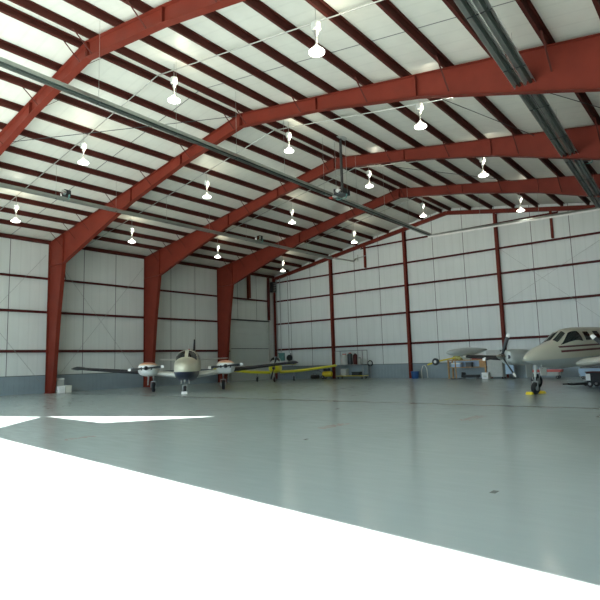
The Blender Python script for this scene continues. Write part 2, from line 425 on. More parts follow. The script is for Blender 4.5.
mb = MB(); ibar(mb, (.16, -.18, .02), (.16, -.18, ztop(.16) - .05), .2, .24, (0, 1, 0)); mb.cbox((.16, -.18, .01), (.26, .3, .02))
tag(mb.build('corner_post', M['red']), 'dark red post in the far left corner of the hangar', 'post')
mb = MB(); ibar(mb, (.12, -.95, 5.6), (.12, -.95, ztop(.12) - .02), .18, .2, (1, 0, 0))
tag(mb.build('hanger_post', M['girt']), 'dark hanging post above the right jamb of the overhead door', 'post')
mb = MB(); ibar(mb, (.14, -3.65, 7.55), (.14, -3.65, ztop(.12) - .02), .32, .22, (1, 0, 0))
tag(mb.build('hanger_post', M['red']), 'short wide red post under the eave above the overhead door', 'post')

# cable bracing in walls and roof
def rod(a, b, name, label, r=.012, m='girt'): return tag(MB().tube([a, b], r, 6).build(name, M[m]), label, 'rod', 'bracing rods')
for (ya, yb, nm) in ((-29.5, -22.6, 'left of the white boxes'), (-22.05, -15.2, 'behind the cream twin')):
    rod((.24, ya, .5), (.24, yb, 9.0), 'wall_brace', 'thin rod rising to the right on the left wall, ' + nm, .009, 'grey')
    rod((.27, yb, .5), (.27, ya, 9.0), 'wall_brace', 'thin rod falling to the right on the left wall, ' + nm, .009, 'grey')
rod((22.3, -.26, 5.3), (29.4, -.26, 9.2), 'wall_brace', 'thin bracing rod rising to the right across the gable wall', .008, 'grey')
rod((22.3, -.29, 9.2), (29.4, -.29, 2.8), 'wall_brace', 'thin bracing rod falling to the right across the gable wall', .008, 'grey')
# knee braces of angle at column A/B seen by the girt
for y in (-22.31, -14.96):
    tag(MB().bar((1.85, y + .14, 7.8), (.2, y + 1.1, 7.5), .05).build('column_brace', M['girt']), 'short dark brace from girt to the column %s' % ('beside the white boxes' if y < -20 else 'behind the cream and navy twin'), 'brace')

# ------------------------------------------------------------------ conduits along the roof with the lamp rows
def roofline(y, x0, x1, drop, n=30):
    return [(x0 + (x1 - x0) * i / n, y, zroof(x0 + (x1 - x0) * i / n) - drop) for i in range(n + 1)]
ROWS = [(-26.9, 'nearest the viewer'), (-20.1, 'second from the viewer'), (-13.0, 'third from the viewer'), (-5.2, 'nearest the far gable')]
for y, nm in ROWS:
    tag(MB().tube(roofline(y, .4, W - .4, .26), .022, 6).build('lamp_conduit', M['galv']), 'thin conduit crossing under the purlins, row %s' % nm, 'conduit', 'lamp conduits')
# diagonal sag rods in the roof
rd = []
for (x0, y0, x1, y1, nm) in ((10.6, -29.6, 18.2, -22.5, 'upper left'), (18.5, -14.8, 26, -7.7, 'centre'), (28.9, -22.1, 33.0, -15.1, 'right'), (26.5, -22.0, 29.8, -12.5, 'beside the double heater')):
    rod((x0, y0, zroof(x0) - .32), (x1, y1, zroof(x1) - .32), 'roof_brace', 'thin diagonal roof bracing rod, ' + nm, .014, 'dark')

# ------------------------------------------------------------------ high bay lamps
def make_lamp():
    t = empty('high_bay_lamp', (0, 0, 0))
    mb = MB().tube([(0, 0, .95), (0, 0, 1.47)], .01, 6); mb.build('stem', M['galv'], t)
    mb = MB().lathe((0, 0, .68), (0, 0, 1), [(0, .02), (0, .12), (.03, .135), (.22, .135), (.27, .06), (.27, .01)], 16); mb.build('ballast_housing', M['cab'], t, True)
    mb = MB().lathe((0, 0, .22), (0, 0, 1), [(0, .04), (.1, .03), (.28, .03), (.34, .07), (.47, .06)], 12); mb.build('neck', M['galv'], t, True)
    prof = [(.0, .225), (.03, .22), (.09, .18), (.15, .12), (.20, .07), (.24, .04)]
    mb = MB().lathe((0, 0, 0), (0, 0, 1), [(0.0, .01), (-.03, .13), (0, .215)] + prof, 24); mb.build('shade', M['lampshade'], t, True)
    MB().lathe((0, 0, -.045), (0, 0, 1), [(0, .01), (.0, .12), (.04, .225), (.075, .228), (.08, .01)], 24).build('lens', M['lamp'], t, True)
    ld = bpy.data.lights.new('lamp_glow', 'POINT'); ld.energy = 19; ld.color = (1, .93, .72); ld.shadow_soft_size = .08
    lo = bpy.data.objects.new('lamp_glow', ld); col.objects.link(lo); lo.parent = t; lo.location = (.2, 0, .62)
    return t
lamp0 = make_lamp(); first = True
LP = [(13.15, -27.1, 10.6), (19.35, -20.2, 11.45), (26.5, -21.0, 10.15), (13.23, -20.0, 10.62), (13.08, -12.6, 10.6), (19.5, -13.3, 11.37), (26.2, -13.8, 10.2),
      (5.5, -26.75, 9.48), (5.47, -19.6, 9.48), (5.5, -12.3, 9.48), (12.8, -4.85, 10.55), (18.85, -5.25, 11.35), (25.4, -5.4, 10.35), (5.0, -4.35, 9.41), (19.5, -27.0, 11.35), (26.5, -27.4, 10.2)]
LL = ['over the left side in the nearest row', 'between the nearest two frames beneath the ridge', 'at the upper right between two frames', 'left of the first middle frame, second row',
      'on the left slope in the third row', 'right of the hanging heater burner', 'just above the second rafter at right', 'low at the left edge above the white wall', 'over the bay beside the second column',
      'over the bay behind the cream and navy twin', 'small and dim near the gable rafter left of the ridge', 'small and dim right under the gable ridge', 'small and dim at right by the gable rafter',
      'in the far left corner above the overhead door', 'nearest row, beneath the ridge at the top', 'nearest row, at the top right']
for (x, y, z), lb in zip(LP, LL):
    o = lamp0 if first else copy_tree(lamp0); first = False
    o.location = (x, y, z); tag(o, 'white glowing high bay lamp ' + lb, 'ceiling lamp', 'high bay lamps hung from the roof')

# ------------------------------------------------------------------ radiant tube heaters
def heater(name, pts, label, wide=.34, tube_off=(0,), chains=(), mt='dtube', refl='refl', glare=False):
    P0 = Vector(pts[0]); t = empty(name, P0); tag(t, label, 'radiant heater')
    a = Vector((0, 0, 0)); b = Vector(pts[1]) - P0; d = b.normalized(); r = d.cross(Vector((0, 0, 1))).normalized(); u = r.cross(d)
    for off in tube_off:
        mb = MB(); prof = [(-wide / 2, -.07), (-wide * .36, .06), (-wide * .18, .10), (wide * .18, .10), (wide * .36, .06), (wide / 2, -.07)]
        inner = [(x * .95, z - .008) for x, z in reversed(prof)]
        ring = [[p + r * (x + off) + u * z for x, z in prof + inner] for p in (a, b)]
        mb.loft(ring); mb.build('reflector', M[refl], t)
        MB().tube([a + r * off, b + r * off], .055, 10).build('heater_tube', M[mt], t, True)
    if glare: MB().bar(a - r * -wide / 2 + u * -.09, b - r * -wide / 2 + u * -.09, .03, .10).build('painted_glare_bar', M['white'], t)  # white bar added to stand in for floor glare along the reflector edge
    n = int((b - a).length / 3)
    for i in range(1, n):
        p = a + (b - a) * i / n; w = P0 + p
        for off in tube_off: MB().bar(p + r * (off - wide / 2) + u * -.07, p + r * (off + wide / 2) + u * -.07, .02).build('tube_bracket', M['dark'], t)
        MB().tube([p + u * .1, (p.x, p.y, zroof(w.x) - P0.z - .2)], .006, 5).build('hanger_chain', M['galv'], t)
    return t
heater('radiant_heater', [(20.25, -36.5, 9.87), (19.55, -5.9, 9.8)], 'long dark radiant tube heater hung just under the ridge', .30)
heater('radiant_heater', [(9.85, -36.5, 9.85), (9.95, -3.9, 9.87)], 'slim pale radiant tube heater hung under the left roof slope', .20, (0,), mt='galv')
heater('radiant_heater', [(31.35, -36.0, 9.8), (29.75, -4.9, 9.8)], 'thick double radiant tube heater at the upper right', .30, (-.165, .165), refl='cab')
heater('radiant_heater', [(19.3, -5.55, 9.8), (29.8, -4.6, 9.8)], 'cross radiant heater tube with glare painted along its lower edge before the gable', .26, glare=True)
def burner(x, y, z, label, flue=True, s=1.):
    t = empty('heater_burner', (x, y, z)); tag(t, label, 'heater burner')
    bevel(MB().cbox((0, 0, .18), (.34 * s, .42 * s, .3)).build('burner_box', M['dark'], t))
    MB().lathe((.1, -.32 * s, .16), (0, 1, 0), [(0, .06), (0, .13), (.14, .13), (.16, .08)], 14).build('blower', M['chrome'], t, True)
    MB().cbox((-.26 * s, -.05, .12), (.16, .24, .18)).build('control_box', M['white'], t)
    MB().cbox((-.42 * s, -.02, .1), (.13, .16, .15)).build('gas_valve', M['redp'], t)
    MB().tube([(-.3, 0, 0), (-.3, .0, -.14), (.25, 0, -.14), (.3, 0, .05)], .03, 8).build('gas_pipe', M['teal'], t)
    if flue:
        MB().tube([(0, .05, .3), (0, .05, zroof(x) - z - .03)], .07, 12).build('flue_pipe', M['dark'], t, True)
        MB().lathe((0, .05, zroof(x) - z - .06), (0, 0, 1), [(0, .1), (.0, .34), (.03, .34)], 20).build('flue_collar', M['cab'], t)
        for sx in (-.33, .33): MB().tube([(sx, 0, .1), (sx, 0, zroof(x + sx) - z - .2)], .008, 5).build('hanger_wire', M['galv'], t)
    return t
burner(20.3, -17.3, 9.72, 'dark burner unit with tall flue pipe on the ridge heater', True, 1.6)
burner(30.5, -13.2, 9.95, 'burner unit with chrome blower beside the thick double heater', False)
burner(9.9, -26.2, 9.98, 'small dark burner unit on the pale heater, upper left', False, .8)
burner(9.95, -12.4, 9.98, 'small dark burner unit on the pale heater, beyond the second frame', False, .8)

# ------------------------------------------------------------------ aircraft
def catmull(st, x):
    """st sorted by falling x; interpolates every other column smoothly"""
    n = len(st)
    for i in range(n - 1):
        if st[i][0] >= x >= st[i + 1][0]: break
    p1, p2 = st[i], st[i + 1]; p0 = st[max(i - 1, 0)]; p3 = st[min(i + 2, n - 1)]
    h = p2[0] - p1[0]; t = 0 if h == 0 else (x - p1[0]) / h
    out = []
    for k in range(1, len(p1)):
        m1 = (p2[k] - p0[k]) / ((p2[0] - p0[0]) or 1) * h; m2 = (p3[k] - p1[k]) / ((p3[0] - p1[0]) or 1) * h
        t2, t3 = t * t, t * t * t
        out.append((2 * t3 - 3 * t2 + 1) * p1[k] + (t3 - 2 * t2 + t) * m1 + (-2 * t3 + 3 * t2) * p2[k] + (t3 - t2) * m2)
    return out
class Body:
    """stations: x, zc, half width, half height top, half height bottom, exponent"""
    def __init__(s, st, y=0.): s.st = st; s.y = y
    def at(s, x, th, off=0.):
        zc, w, ht, hb, e = catmull(s.st, x); c, sn = math.cos(th), math.sin(th)
        h = ht if sn >= 0 else hb; w = max(w, .004) + off; h = max(h, .004) + off
        return Vector((x, s.y + w * math.copysign(abs(c) ** (2 / e), c), zc + h * math.copysign(abs(sn) ** (2 / e), sn)))
    def mesh(s, n=28, m=48):
        mb = MB(); x0, x1 = s.st[0][0], s.st[-1][0]; xs = []
        for i in range(m + 1):
            t = i / m; t = t * .6 + .4 * (1 - math.cos(t * math.pi)) / 2; xs.append(x0 + (x1 - x0) * t)
        mb.loft([[s.at(x, 2 * math.pi * k / n) for k in range(n)] for x in xs]); return mb
    def patch(s, q, off=.012, nu=8, nv=6):
        """q: four (x, theta) corners in order"""
        mb = MB(); vs = []; 
        for i in range(nu + 1):
            for j in range(nv + 1):
                u, v = i / nu, j / nv
                x = (1 - u) * (1 - v) * q[0][0] + u * (1 - v) * q[1][0] + u * v * q[2][0] + (1 - u) * v * q[3][0]
                t = (1 - u) * (1 - v) * q[0][1] + u * (1 - v) * q[1][1] + u * v * q[2][1] + (1 - u) * v * q[3][1]
                vs.append(s.at(x, t, off))
        mb.add(vs, [(i * (nv + 1) + j, (i + 1) * (nv + 1) + j, (i + 1) * (nv + 1) + j + 1, i * (nv + 1) + j + 1) for i in range(nu) for j in range(nv)])
        return mb
def airfoil(xle, y, z, c, t, n=12, vert=False):
    up = []; 
    for i in range(n + 1):
        u = (1 - math.cos(math.pi * i / n)) / 2
        yt = 5 * t * (.2969 * math.sqrt(u) - .126 * u - .3516 * u * u + .2843 * u ** 3 - .1036 * u ** 4)
        up.append((u, yt))
    ring = [(u, yt * 1.15) for u, yt in up] + [(u, -yt * .85) for u, yt in reversed(up[1:-1])]
    if vert: return [Vector((xle - u * c, y + w * c, z)) for u, w in ring]
    return [Vector((xle - u * c, y, z + w * c)) for u, w in ring]
def boot(secs, t_sec, frac=.07, off=.008, vert=False):
    """leading edge strip wrapped round the first frac of the chord"""
    rings = []
    for (xle, y, z, c, t) in secs:
        pr = []
        us = [frac, frac * .6, frac * .3, frac * .1, 0, frac * .1, frac * .3, frac * .6, frac]
        for i, u in enumerate(us):
            yt = 5 * t * (.2969 * math.sqrt(u) - .126 * u - .3516 * u * u)
            w = (yt * 1.15 + off / c) if i < 4 else ((-yt * .85 - off / c) if i > 4 else 0)
            x = xle - u * c + (off if i == 4 else off * .6)
            pr.append(Vector((x, y + w * c, z)) if vert else Vector((x, y, z + w * c)))
        rings.append(pr)
    return MB().loft(rings, False, False)
def lerp_sec(a, b, t): return tuple(a[i] + (b[i] - a[i]) * t for i in range(len(a)))
def propeller(parent, hub, Rr, angles, mblade, mspin, tip=None, spin_len=.34, spin_r=.17):
    t = empty('propeller', hub); t.parent = parent
    MB().lathe((0, 0, 0), (1, 0, 0), [(-.06, spin_r * .7), (-.06, spin_r), (.04, spin_r), (.14, spin_r * .86), (.24, spin_r * .55), (spin_len, .01)], 20).build('spinner', mspin, t, True)
    for a in angles:
        rings = []; rt = []
        for i in range(12):
            f = i / 11; r = .1 + (Rr - .1) * f
            w = .05 + .035 * math.sin(min(1, f * 1.25) * math.pi * .62) * 1.0; w = w if f < .93 else w * (1 - (f - .93) * 5)
            tw = R(58 - 38 * f); th = .03 * (1 - .75 * f)
            ring = []
            for k in range(8):
                c_, s_ = math.cos(k * math.pi / 4) * w, math.sin(k * math.pi / 4) * th
                # chord direction twisted between plane of rotation and axis
                px = c_ * math.sin(tw) + s_ * math.cos(tw); pt = c_ * math.cos(tw) - s_ * math.sin(tw)
                ring.append(Vector((px, pt * -math.sin(a) + r * math.cos(a), pt * math.cos(a) + r * math.sin(a))))
            rings.append(ring)
        k = 10 if tip else 12
        MB().loft(rings[:k]).build('blade', mblade, t, True)
        if tip: MB().loft([rings[9], rings[10], rings[11]]).build('blade_tip', tip, t, True, 'white painted blade tip')
    return t
def wheel(parent, x, y, r, w, name='wheel', m='black'):
    t = MB().lathe((x, y - w / 2, r), (0, 1, 0), [(0, r * .5), (0, r * .78), (w * .12, r * .93), (w * .3, r), (w * .7, r), (w * .88, r * .93), (w, r * .78), (w, r * .5)], 24).build(name, M[m], parent, True)
    MB().lathe((x, y - w / 2 - .012, r), (0, 1, 0), [(0, r * .12), (0, r * .4), (.03, r * .5), (w, r * .5), (w + .024, r * .4), (w + .024, r * .1)], 16).build('wheel_hub', M['grey'], t, True)
    return t
def gear(parent, x, y, top, r, w, strut=.045, rake=0., door=None, two=False, mstrut='grey'):
    g = empty('landing_gear', (x, y, 0)); g.parent = parent
    mb = MB().tube([(rake, 0, top), (rake * .3, 0, r * 2 + .22)], strut * 1.25, 10); mb.build('strut_housing', M['cab'], g, True)
    mb = MB().tube([(rake * .35, 0, r * 2 + .3), (0, 0, r * 2 + .04)], strut * .8, 10)
    if not two:
        mb.bar((0, 0, r * 2 + .05), (0, w * .75, r * 2 + .03), .05); mb.bar((0, w * .75, r * 2 + .05), (0, w * .75, r - .03), .03, .06, up=(1, 0, 0))
        mb.bar((0, 0, r * 2 + .05), (0, -w * .75, r * 2 + .03), .05); mb.bar((0, -w * .75, r * 2 + .05), (0, -w * .75, r - .03), .03, .06, up=(1, 0, 0))
    mb.build('strut', M[mstrut], g, True)
    MB().bar((.09, 0, r * 2 + .3), (.13, 0, r * 2 + .16), .03).bar((.13, 0, r * 2 + .16), (.03, 0, r * 2 + .05), .03).build('torque_link', M['grey'], g)
    wheel(g, 0, 0, r, w)
    if door:
        mb = MB()
        for (dx, dy, dw, dz0, dz1) in door: mb.add([(dx - dw / 2, dy, dz1), (dx + dw / 2, dy, dz1), (dx + dw * .4, dy * 1.15, dz0), (dx - dw * .4, dy * 1.15, dz0),
                        (dx - dw / 2, dy + .02, dz1), (dx + dw / 2, dy + .02, dz1), (dx + dw * .4, dy * 1.15 + .02, dz0), (dx - dw * .4, dy * 1.15 + .02, dz0)],
                        [(0, 1, 2, 3), (7, 6, 5, 4), (0, 4, 5, 1), (1, 5, 6, 2), (2, 6, 7, 3), (3, 7, 4, 0)])
        mb.build('gear_door', M['pwhite'], g)
    return g
def wing_part(parent, secs, m, name='wing', vert=False):
    rings = []
    for i in range(len(secs) - 1):
        for k in range(4): s_ = lerp_sec(secs[i], secs[i + 1], k / 4); rings.append(airfoil(*s_, vert=vert))
    rings.append(airfoil(*secs[-1], vert=vert))
    s_ = secs[-1]; 
    dy = math.copysign(.1, secs[-1][1] - secs[0][1]) if not vert else 0
    if vert: rings.append(airfoil(s_[0] - .12, s_[1], s_[2] + .07, s_[3] * .72, s_[4] * .4, vert=True))
    else: rings.append(airfoil(s_[0] - .12, s_[1] + dy, s_[2] + .01, s_[3] * .75, s_[4] * .4))
    return MB().loft(rings).build(name, m, parent, True)

# ---- twin one: cream over navy, seen almost head on
def heading(hx, hy): return math.atan2(hy, hx)
A = empty('twin_engine_aircraft', (9.25, -18.1, 0), heading(.735, -.678))
tag(A, 'cream and navy twin-engine propeller aircraft parked nose-on in front of the left wall', 'airplane')
F1 = Body([(4.05, 1.33, .02, .02, .02, 2), (3.98, 1.34, .17, .15, .15, 2), (3.75, 1.35, .33, .27, .3, 2.1), (3.3, 1.34, .52, .38, .54, 2.4), (2.7, 1.34, .62, .47, .70, 2.5), (2.1, 1.37, .67, .56, .78, 2.6),
           (1.7, 1.40, .69, .74, .80, 2.7), (1.15, 1.44, .70, .93, .82, 2.8), (.6, 1.45, .68, .98, .78, 2.5), (-.8, 1.46, .68, .98, .77, 2.5), (-2.2, 1.5, .62, .88, .68, 2.4), (-3.6, 1.6, .42, .60, .48, 2.2), (-5., 1.72, .2, .34, .3, 2), (-6.3, 1.82, .04, .15, .12, 2)])
F1.mesh().build('fuselage', M['skin1'], A, True)
D = math.pi / 180
for s in (1, -1):
    q = [(1.98, 86 * D), (2.04, 38 * D), (1.5, 36 * D), (1.2, 86 * D)]
    if s < 0: q = [(x, math.pi - t) for x, t in q]
    F1.patch(q).build('windshield', M['glass'], A, True)
    q = [(1.3, 33 * D), (1.5, 20 * D), (.62, 20 * D), (.62, 42 * D)]
    if s < 0: q = [(x, math.pi - t) for x, t in q]
    F1.patch(q).build('side_window', M['glass'], A, True)
    for k in range(3):
        q = [(.5 - k * .75, 42 * D), (.5 - k * .75, 18 * D), (.0 - k * .75, 18 * D), (.0 - k * .75, 42 * D)]
        if s < 0: q = [(x, math.pi - t) for x, t in q]
        F1.patch(q, nu=4, nv=4).build('side_window', M['glass'], A, True)
    # wings: (leading edge x, y, z, chord, thickness)
    inner = [(1.25, s * .5, .93, 2.5, .15), (.95, s * 2.1, 1.12, 2.1, .14)]
    outer = [(.95, s * 2.1, 1.12, 2.1, .14), (.45, s * 6.28, 1.50, 1.15, .12)]
    wing_part(A, [inner[0], inner[1], outer[1]], M['pwhite'])
    b0 = lerp_sec(outer[0], outer[1], .14)
    boot([b0, lerp_sec(outer[0], outer[1], .55), outer[1]], 0, .13, .012).build('deicing_boot', M['black'], A, True, 'black rubber leading edge boot')
    # dark wing tip with lamp
    MB().loft([airfoil(outer[1][0] + .03, outer[1][1] + s * dy, 1.5, 1.2, th) for dy, th in ((-.25, .15), (.05, .2), (.22, .14), (.33, .05))]).build('wing_tip', M['dark'], A, True, 'dark wing tip')
    # nacelle
    NB = Body([(1.95, 1.42, .17, .15, .17, 2), (1.9, 1.42, .30, .24, .27, 2.2), (1.7, 1.40, .48, .34, .40, 2.5), (1.2, 1.38, .55, .38, .42, 2.5), (.4, 1.34, .54, .36, .4, 2.4), (-.6, 1.3, .40, .28, .3, 2.3), (-1.4, 1.28, .1, .1, .1, 2)], s * 2.2)
    nb = NB.mesh(24, 30).build('nacelle', M['nac1'], A, True)
    for sy in (-1, 1): MB().lathe((1.86, s * 2.2 + sy * .23, 1.40), (1, 0, 0), [(0, .02), (.0, .1), (.055, .095)], 16).build('air_intake', M['dark'], nb)
    propeller(A, (2.05, s * 2.2, 1.42), .98, (R(4), R(184)), M['dark'], M['dark'], M['white'], .3, .12)
    gear(A, 0, s * 2.05, 1.12, .29, .2, door=[(.02, s * .28, .5, .42, 1.05)])
gear(A, 3.1, 0, .95, .21, .15, door=[(-.25, .18, .5, .52, .85), (-.25, -.2, .5, .52, .85)])
wing_part(A, [(-5.0, 0, 1.75, 1.8, .1), (-6.1, 0, 3.35, 1.0, .09)], M['skin1'], 'tail_fin', True)
boot([(-5.0, 0, 2.0, 1.75, .1), (-6.1, 0, 3.35, 1.0, .09)], 0, .14, .014, True).build('fin_boot', M['black'], A, True)
for s in (1, -1): wing_part(A, [(-5.35, s * .05, 1.9, 1.2, .1), (-5.75, s * 2.3, 1.95, .75, .1)], M['pwhite'], 'tailplane')
MB().tube([(.2, 0, 2.43), (.1, 0, 2.75)], .012, 6).build('antenna', M['white'], A)
MB().lathe((-.3, 0, 2.42), (0, 0, 1), [(0, .05), (.06, .05), (.09, .02)], 10).build('beacon', M['redp'], A, True)

# ---- twin two: beige with tip tanks, at the right
ha = R(20); HX, HY = -math.sin(ha), -math.cos(ha)
B = empty('twin_engine_aircraft', (28.61 - HX * 3.2, -16.6 - HY * 3.2, 0), heading(HX, HY))
tag(B, 'beige twin-engine aircraft with dark red stripes and wing tip tanks cut off at the right', 'airplane')
F2 = Body([(3.72, 1.36, .02, .02, .02, 2), (3.66, 1.365, .12, .12, .11, 2), (3.4, 1.40, .25, .23, .22, 2), (2.9, 1.47, .43, .36, .38, 2.1), (2.3, 1.52, .60, .46, .54, 2.2), (1.95, 1.57, .66, .52, .62, 2.2), (1.6, 1.62, .70, .68, .68, 2.3),
           (1.15, 1.68, .73, .86, .72, 2.3), (.5, 1.72, .74, .92, .74, 2.3), (-1.5, 1.74, .74, .92, .74, 2.3), (-3.0, 1.8, .62, .80, .64, 2.2), (-4.6, 1.95, .36, .5, .4, 2), (-6.2, 2.1, .1, .25, .2, 2), (-6.8, 2.15, .03, .1, .1, 2)])
F2.mesh(32, 60).build('fuselage', M['skin2'], B, True)
def pq(q, s): return q if s > 0 else [(x, math.pi - t) for x, t in q]
for s in (1, -1):
    F2.patch(pq([(1.95, 87 * D), (2.06, 62 * D), (1.44, 69 * D), (1.33, 87 * D)], s)).build('windshield', M['glass'], B, True)
    F2.patch(pq([(2.10, 42 * D), (.90, 18 * D), (.92, 54 * D), (1.36, 64 * D)], s)).build('side_window', M['glass'], B, True)
    for k in range(5):
        x = .70 - k * .70
        F2.patch(pq([(x - .04, 47 * D), (x, 19 * D), (x - .42, 19 * D), (x - .40, 47 * D)], s), nu=5, nv=4).build('side_window', M['glass'], B, True)
    rt, md, tp = (1.3, s * .55, 1.12, 2.5, .15), (1.0, s * 2.5, 1.35, 2.1, .14), (.55, s * 6.05, 1.55, 1.35, .12)
    wing_part(B, [rt, md, tp], M['beige'])
    boot([lerp_sec(md, tp, .12), lerp_sec(md, tp, .5), lerp_sec(md, tp, .93)], 0, .12, .012).build('deicing_boot', M['black'], B, True, 'black rubber leading edge boot')
    TK = Body([(1.45, 1.76, .02, .02, .02, 2), (1.3, 1.77, .12, .1, .1, 2), (.9, 1.78, .22, .17, .17, 2), (.2, 1.80, .27, .22, .22, 2), (-.5, 1.82, .26, .21, .21, 2), (-1.1, 1.85, .17, .14, .13, 2), (-1.65, 1.9, .02, .03, .02, 2)], s * 6.3)
    TK.mesh(20, 30).build('tip_tank', M['palegrey'], B, True)
    NB = Body([(1.78, 1.50, .15, .14, .14, 2), (1.74, 1.50, .28, .24, .26, 2.2), (1.5, 1.49, .37, .30, .36, 2.4), (1.0, 1.48, .42, .34, .40, 2.5), (.2, 1.46, .42, .33, .38, 2.5), (-.9, 1.42, .35, .26, .3, 2.3), (-2.2, 1.42, .06, .08, .08, 2)], s * 2.5)
    nb = NB.mesh(24, 34).build('nacelle', M['palegrey'], B, True)
    for sy in (-1, 1): MB().lathe((1.7, s * 2.5 + sy * .2, 1.47), (1, 0, 0), [(0, .02), (0, .095), (.055, .09)], 16).build('air_intake', M['dark'], nb)
    ang = (R(66), R(186), R(306)) if s < 0 else (R(20), R(140), R(260))
    # angles are measured in the plane of the disc from the aircraft's left (+y)
    propeller(B, (1.92, s * 2.5, 1.5), 1.1, [math.pi - a for a in ang] if False else ang, M['dark'], M['chrome'], M['white'], .36, .15)
    gear(B, 0, s * 2.22, 1.35, .33, .22, .06, door=[(.02, s * .32, .5, .5, 1.2)])
gear(B, 3.2, 0, 1.12, .22, .16, .04, -.12, door=[(-.3, .17, .45, .72, 1.02)])
wing_part(B, [(-4.7, 0, 2.2, 2.4, .1), (-6.4, 0, 4.4, 1.2, .09)], M['beige'], 'tail_fin', True)
for s in (1, -1): wing_part(B, [(-5.3, s * .05, 2.2, 1.4, .1), (-5.9, s * 2.6, 2.3, .8, .1)], M['beige'], 'tailplane')
MB().tube([(3.05, .2, 1.2), (3.05, .26, .98), (3.2, .26, .98)], .014, 6).build('pitot_tube', M['chrome'], B)

# ---- yellow low-wing single in the far corner
Cc = empty('low_wing_aircraft', (5.0, -5.6, 0), heading(.62, -.785))
tag(Cc, 'small yellow low-wing propeller airplane parked in the far left corner', 'airplane')
F3 = Body([(2.0, 1.1, .1, .1, .1, 2), (1.95, 1.1, .26, .2, .24, 2.2), (1.6, 1.1, .40, .28, .34, 2.5), (1.0, 1.1, .48, .36, .42, 2.5), (.4, 1.12, .52, .42, .44, 2.5), (-.8, 1.15, .52, .46, .42, 2.4), (-2.5, 1.2, .32, .32, .3, 2.2), (-4.6, 1.3, .06, .12, .1, 2)])
F3.mesh(24, 36).build('fuselage', M['yellow'], Cc, True)
CN = Body([(.85, 1.42, .02, .02, .02, 2), (.6, 1.45, .3, .22, .1, 2.2), (.1, 1.5, .42, .48, .2, 2.4), (-.8, 1.5, .44, .5, .2, 2.4), (-1.7, 1.42, .3, .3, .1, 2.2), (-2.5, 1.4, .02, .02, .02, 2)])
CN.mesh(20, 20).build('cabin_top', M['palegrey'], Cc, True)
for s in (1, -1):
    CN.patch(pq([(.5, 85 * D), (.45, 20 * D), (.05, 20 * D), (.1, 85 * D)], s)).build('windshield', M['glass'], Cc, True)
    wing_part(Cc, [(.75, s * .4, .72, 1.6, .15), (.7, s * 2.2, .82, 1.6, .15), (.7, s * 5.0, 1.14, 1.5, .13)], M['yellow'])
    gear(Cc, -.05, s * 1.52, .75, .2, .14, .04)
gear(Cc, 1.5, 0, .8, .18, .13, .035)
propeller(Cc, (2.06, 0, 1.1), .9, (R(75), R(255)), M['dark'], M['dark'], None, .28, .13)
wing_part(Cc, [(-3.7, 0, 1.3, 1.1, .1), (-4.3, 0, 2.25, .7, .09)], M['palegrey'], 'tail_fin', True)
for s in (1, -1): wing_part(Cc, [(-3.9, s * .05, 1.35, .9, .1), (-4.0, s * 1.6, 1.35, .75, .1)], M['yellow'], 'tailplane')

# ------------------------------------------------------------------ things on the floor
# chocks, tow bar
def wc(px, py, lb):
    mb = MB().prism([(-.10, 0), (.10, 0), (0.02, .10), (-.02, .10)], lambda u, v, t: (u, t, v), -.13, .13)
    o = mb.build('wheel_chock', M['chock']); o.location = (px, py, 0.003); o.rotation_euler = (0, 0, heading(HX, HY)); bevel(o, .01); return tag(o, lb, 'wheel chock', 'yellow chocks')
wc(28.61 + HX * .38, -16.6 + HY * .38, 'yellow wheel chock in front of the nose wheel of the beige twin')
wc(28.61 - HX * .38, -16.6 - HY * .38, 'yellow wheel chock behind the nose wheel of the beige twin')
mb = MB().cbox((0, 0, .04), (.5, .3, .05)); o = mb.build('floor_plate', M['white']); o.location = (11.53, -20.2, -.015 + .0)
bpy.data.objects.remove(o)
o = MB().prism([(-.12, 0), (.12, 0), (0.02, .13), (-.02, .13)], lambda u, v, t: (u, t, v), -.15, .15).build('wheel_chock', M['white'])
o.location = (9.25 + .735 * 3.47, -18.1 - .678 * 3.47, .002); o.rotation_euler = (0, 0, heading(.735, -.678)); tag(o, 'white wheel chock before the nose wheel of the cream and navy twin', 'wheel chock')

T = empty('tow_bar', (28.72, -11.25, 0), math.atan2(1.9, 1.35)); tag(T, 'dark blue tow bar lying low beneath the belly of the beige twin', 'tow bar')
MB().tube([(0, 0, .12), (2.0, 0, .14)], .065, 10).build('bar', M['dark'], T, True)
MB().tube([(1.3, 0, .145), (1.95, 0, .145)], .08, 10).build('sleeve', M['blue'], T, True)
MB().bar((0, -.22, .12), (0, .22, .12), .08).bar((0, -.22, .12), (-.28, -.22, .12), .06).bar((0, .22, .12), (-.28, .22, .12), .06).build('fork', M['dark'], T)
for s in (-1, 1): wheel(T, .9, s * .12, .1, .06)

def crate_cart():
    t = empty('ground_power_cart', (30.0, -11.45, 0), R(-15)); tag(t, 'dark wheeled ground cart with blue and white fittings below the beige twin at right edge', 'cart')
    bevel(MB().box((-.5, -.35, .22), (.5, .35, .66)).build('body', M['black'], t), .03)
    MB().box((-.52, -.37, .66), (.52, .37, .70)).build('lid', M['girt'], t)
    MB().box((-.50, -.372, .3), (-.3, -.352, .6)).build('side_panel', M['white'], t)
    MB().box((-.53, -.3, .3), (-.5, .3, .5)).build('end_panel', M['blue'], t)
    for sx in (-.36, .36):
        for sy in (-.3, .3): wheel(t, sx, sy, .15, .08)
    MB().tube([(-.5, 0, .3), (-.85, 0, .28), (-.98, 0, .6)], .02, 8).build('handle', M['chrome'], t, True)
crate_cart()

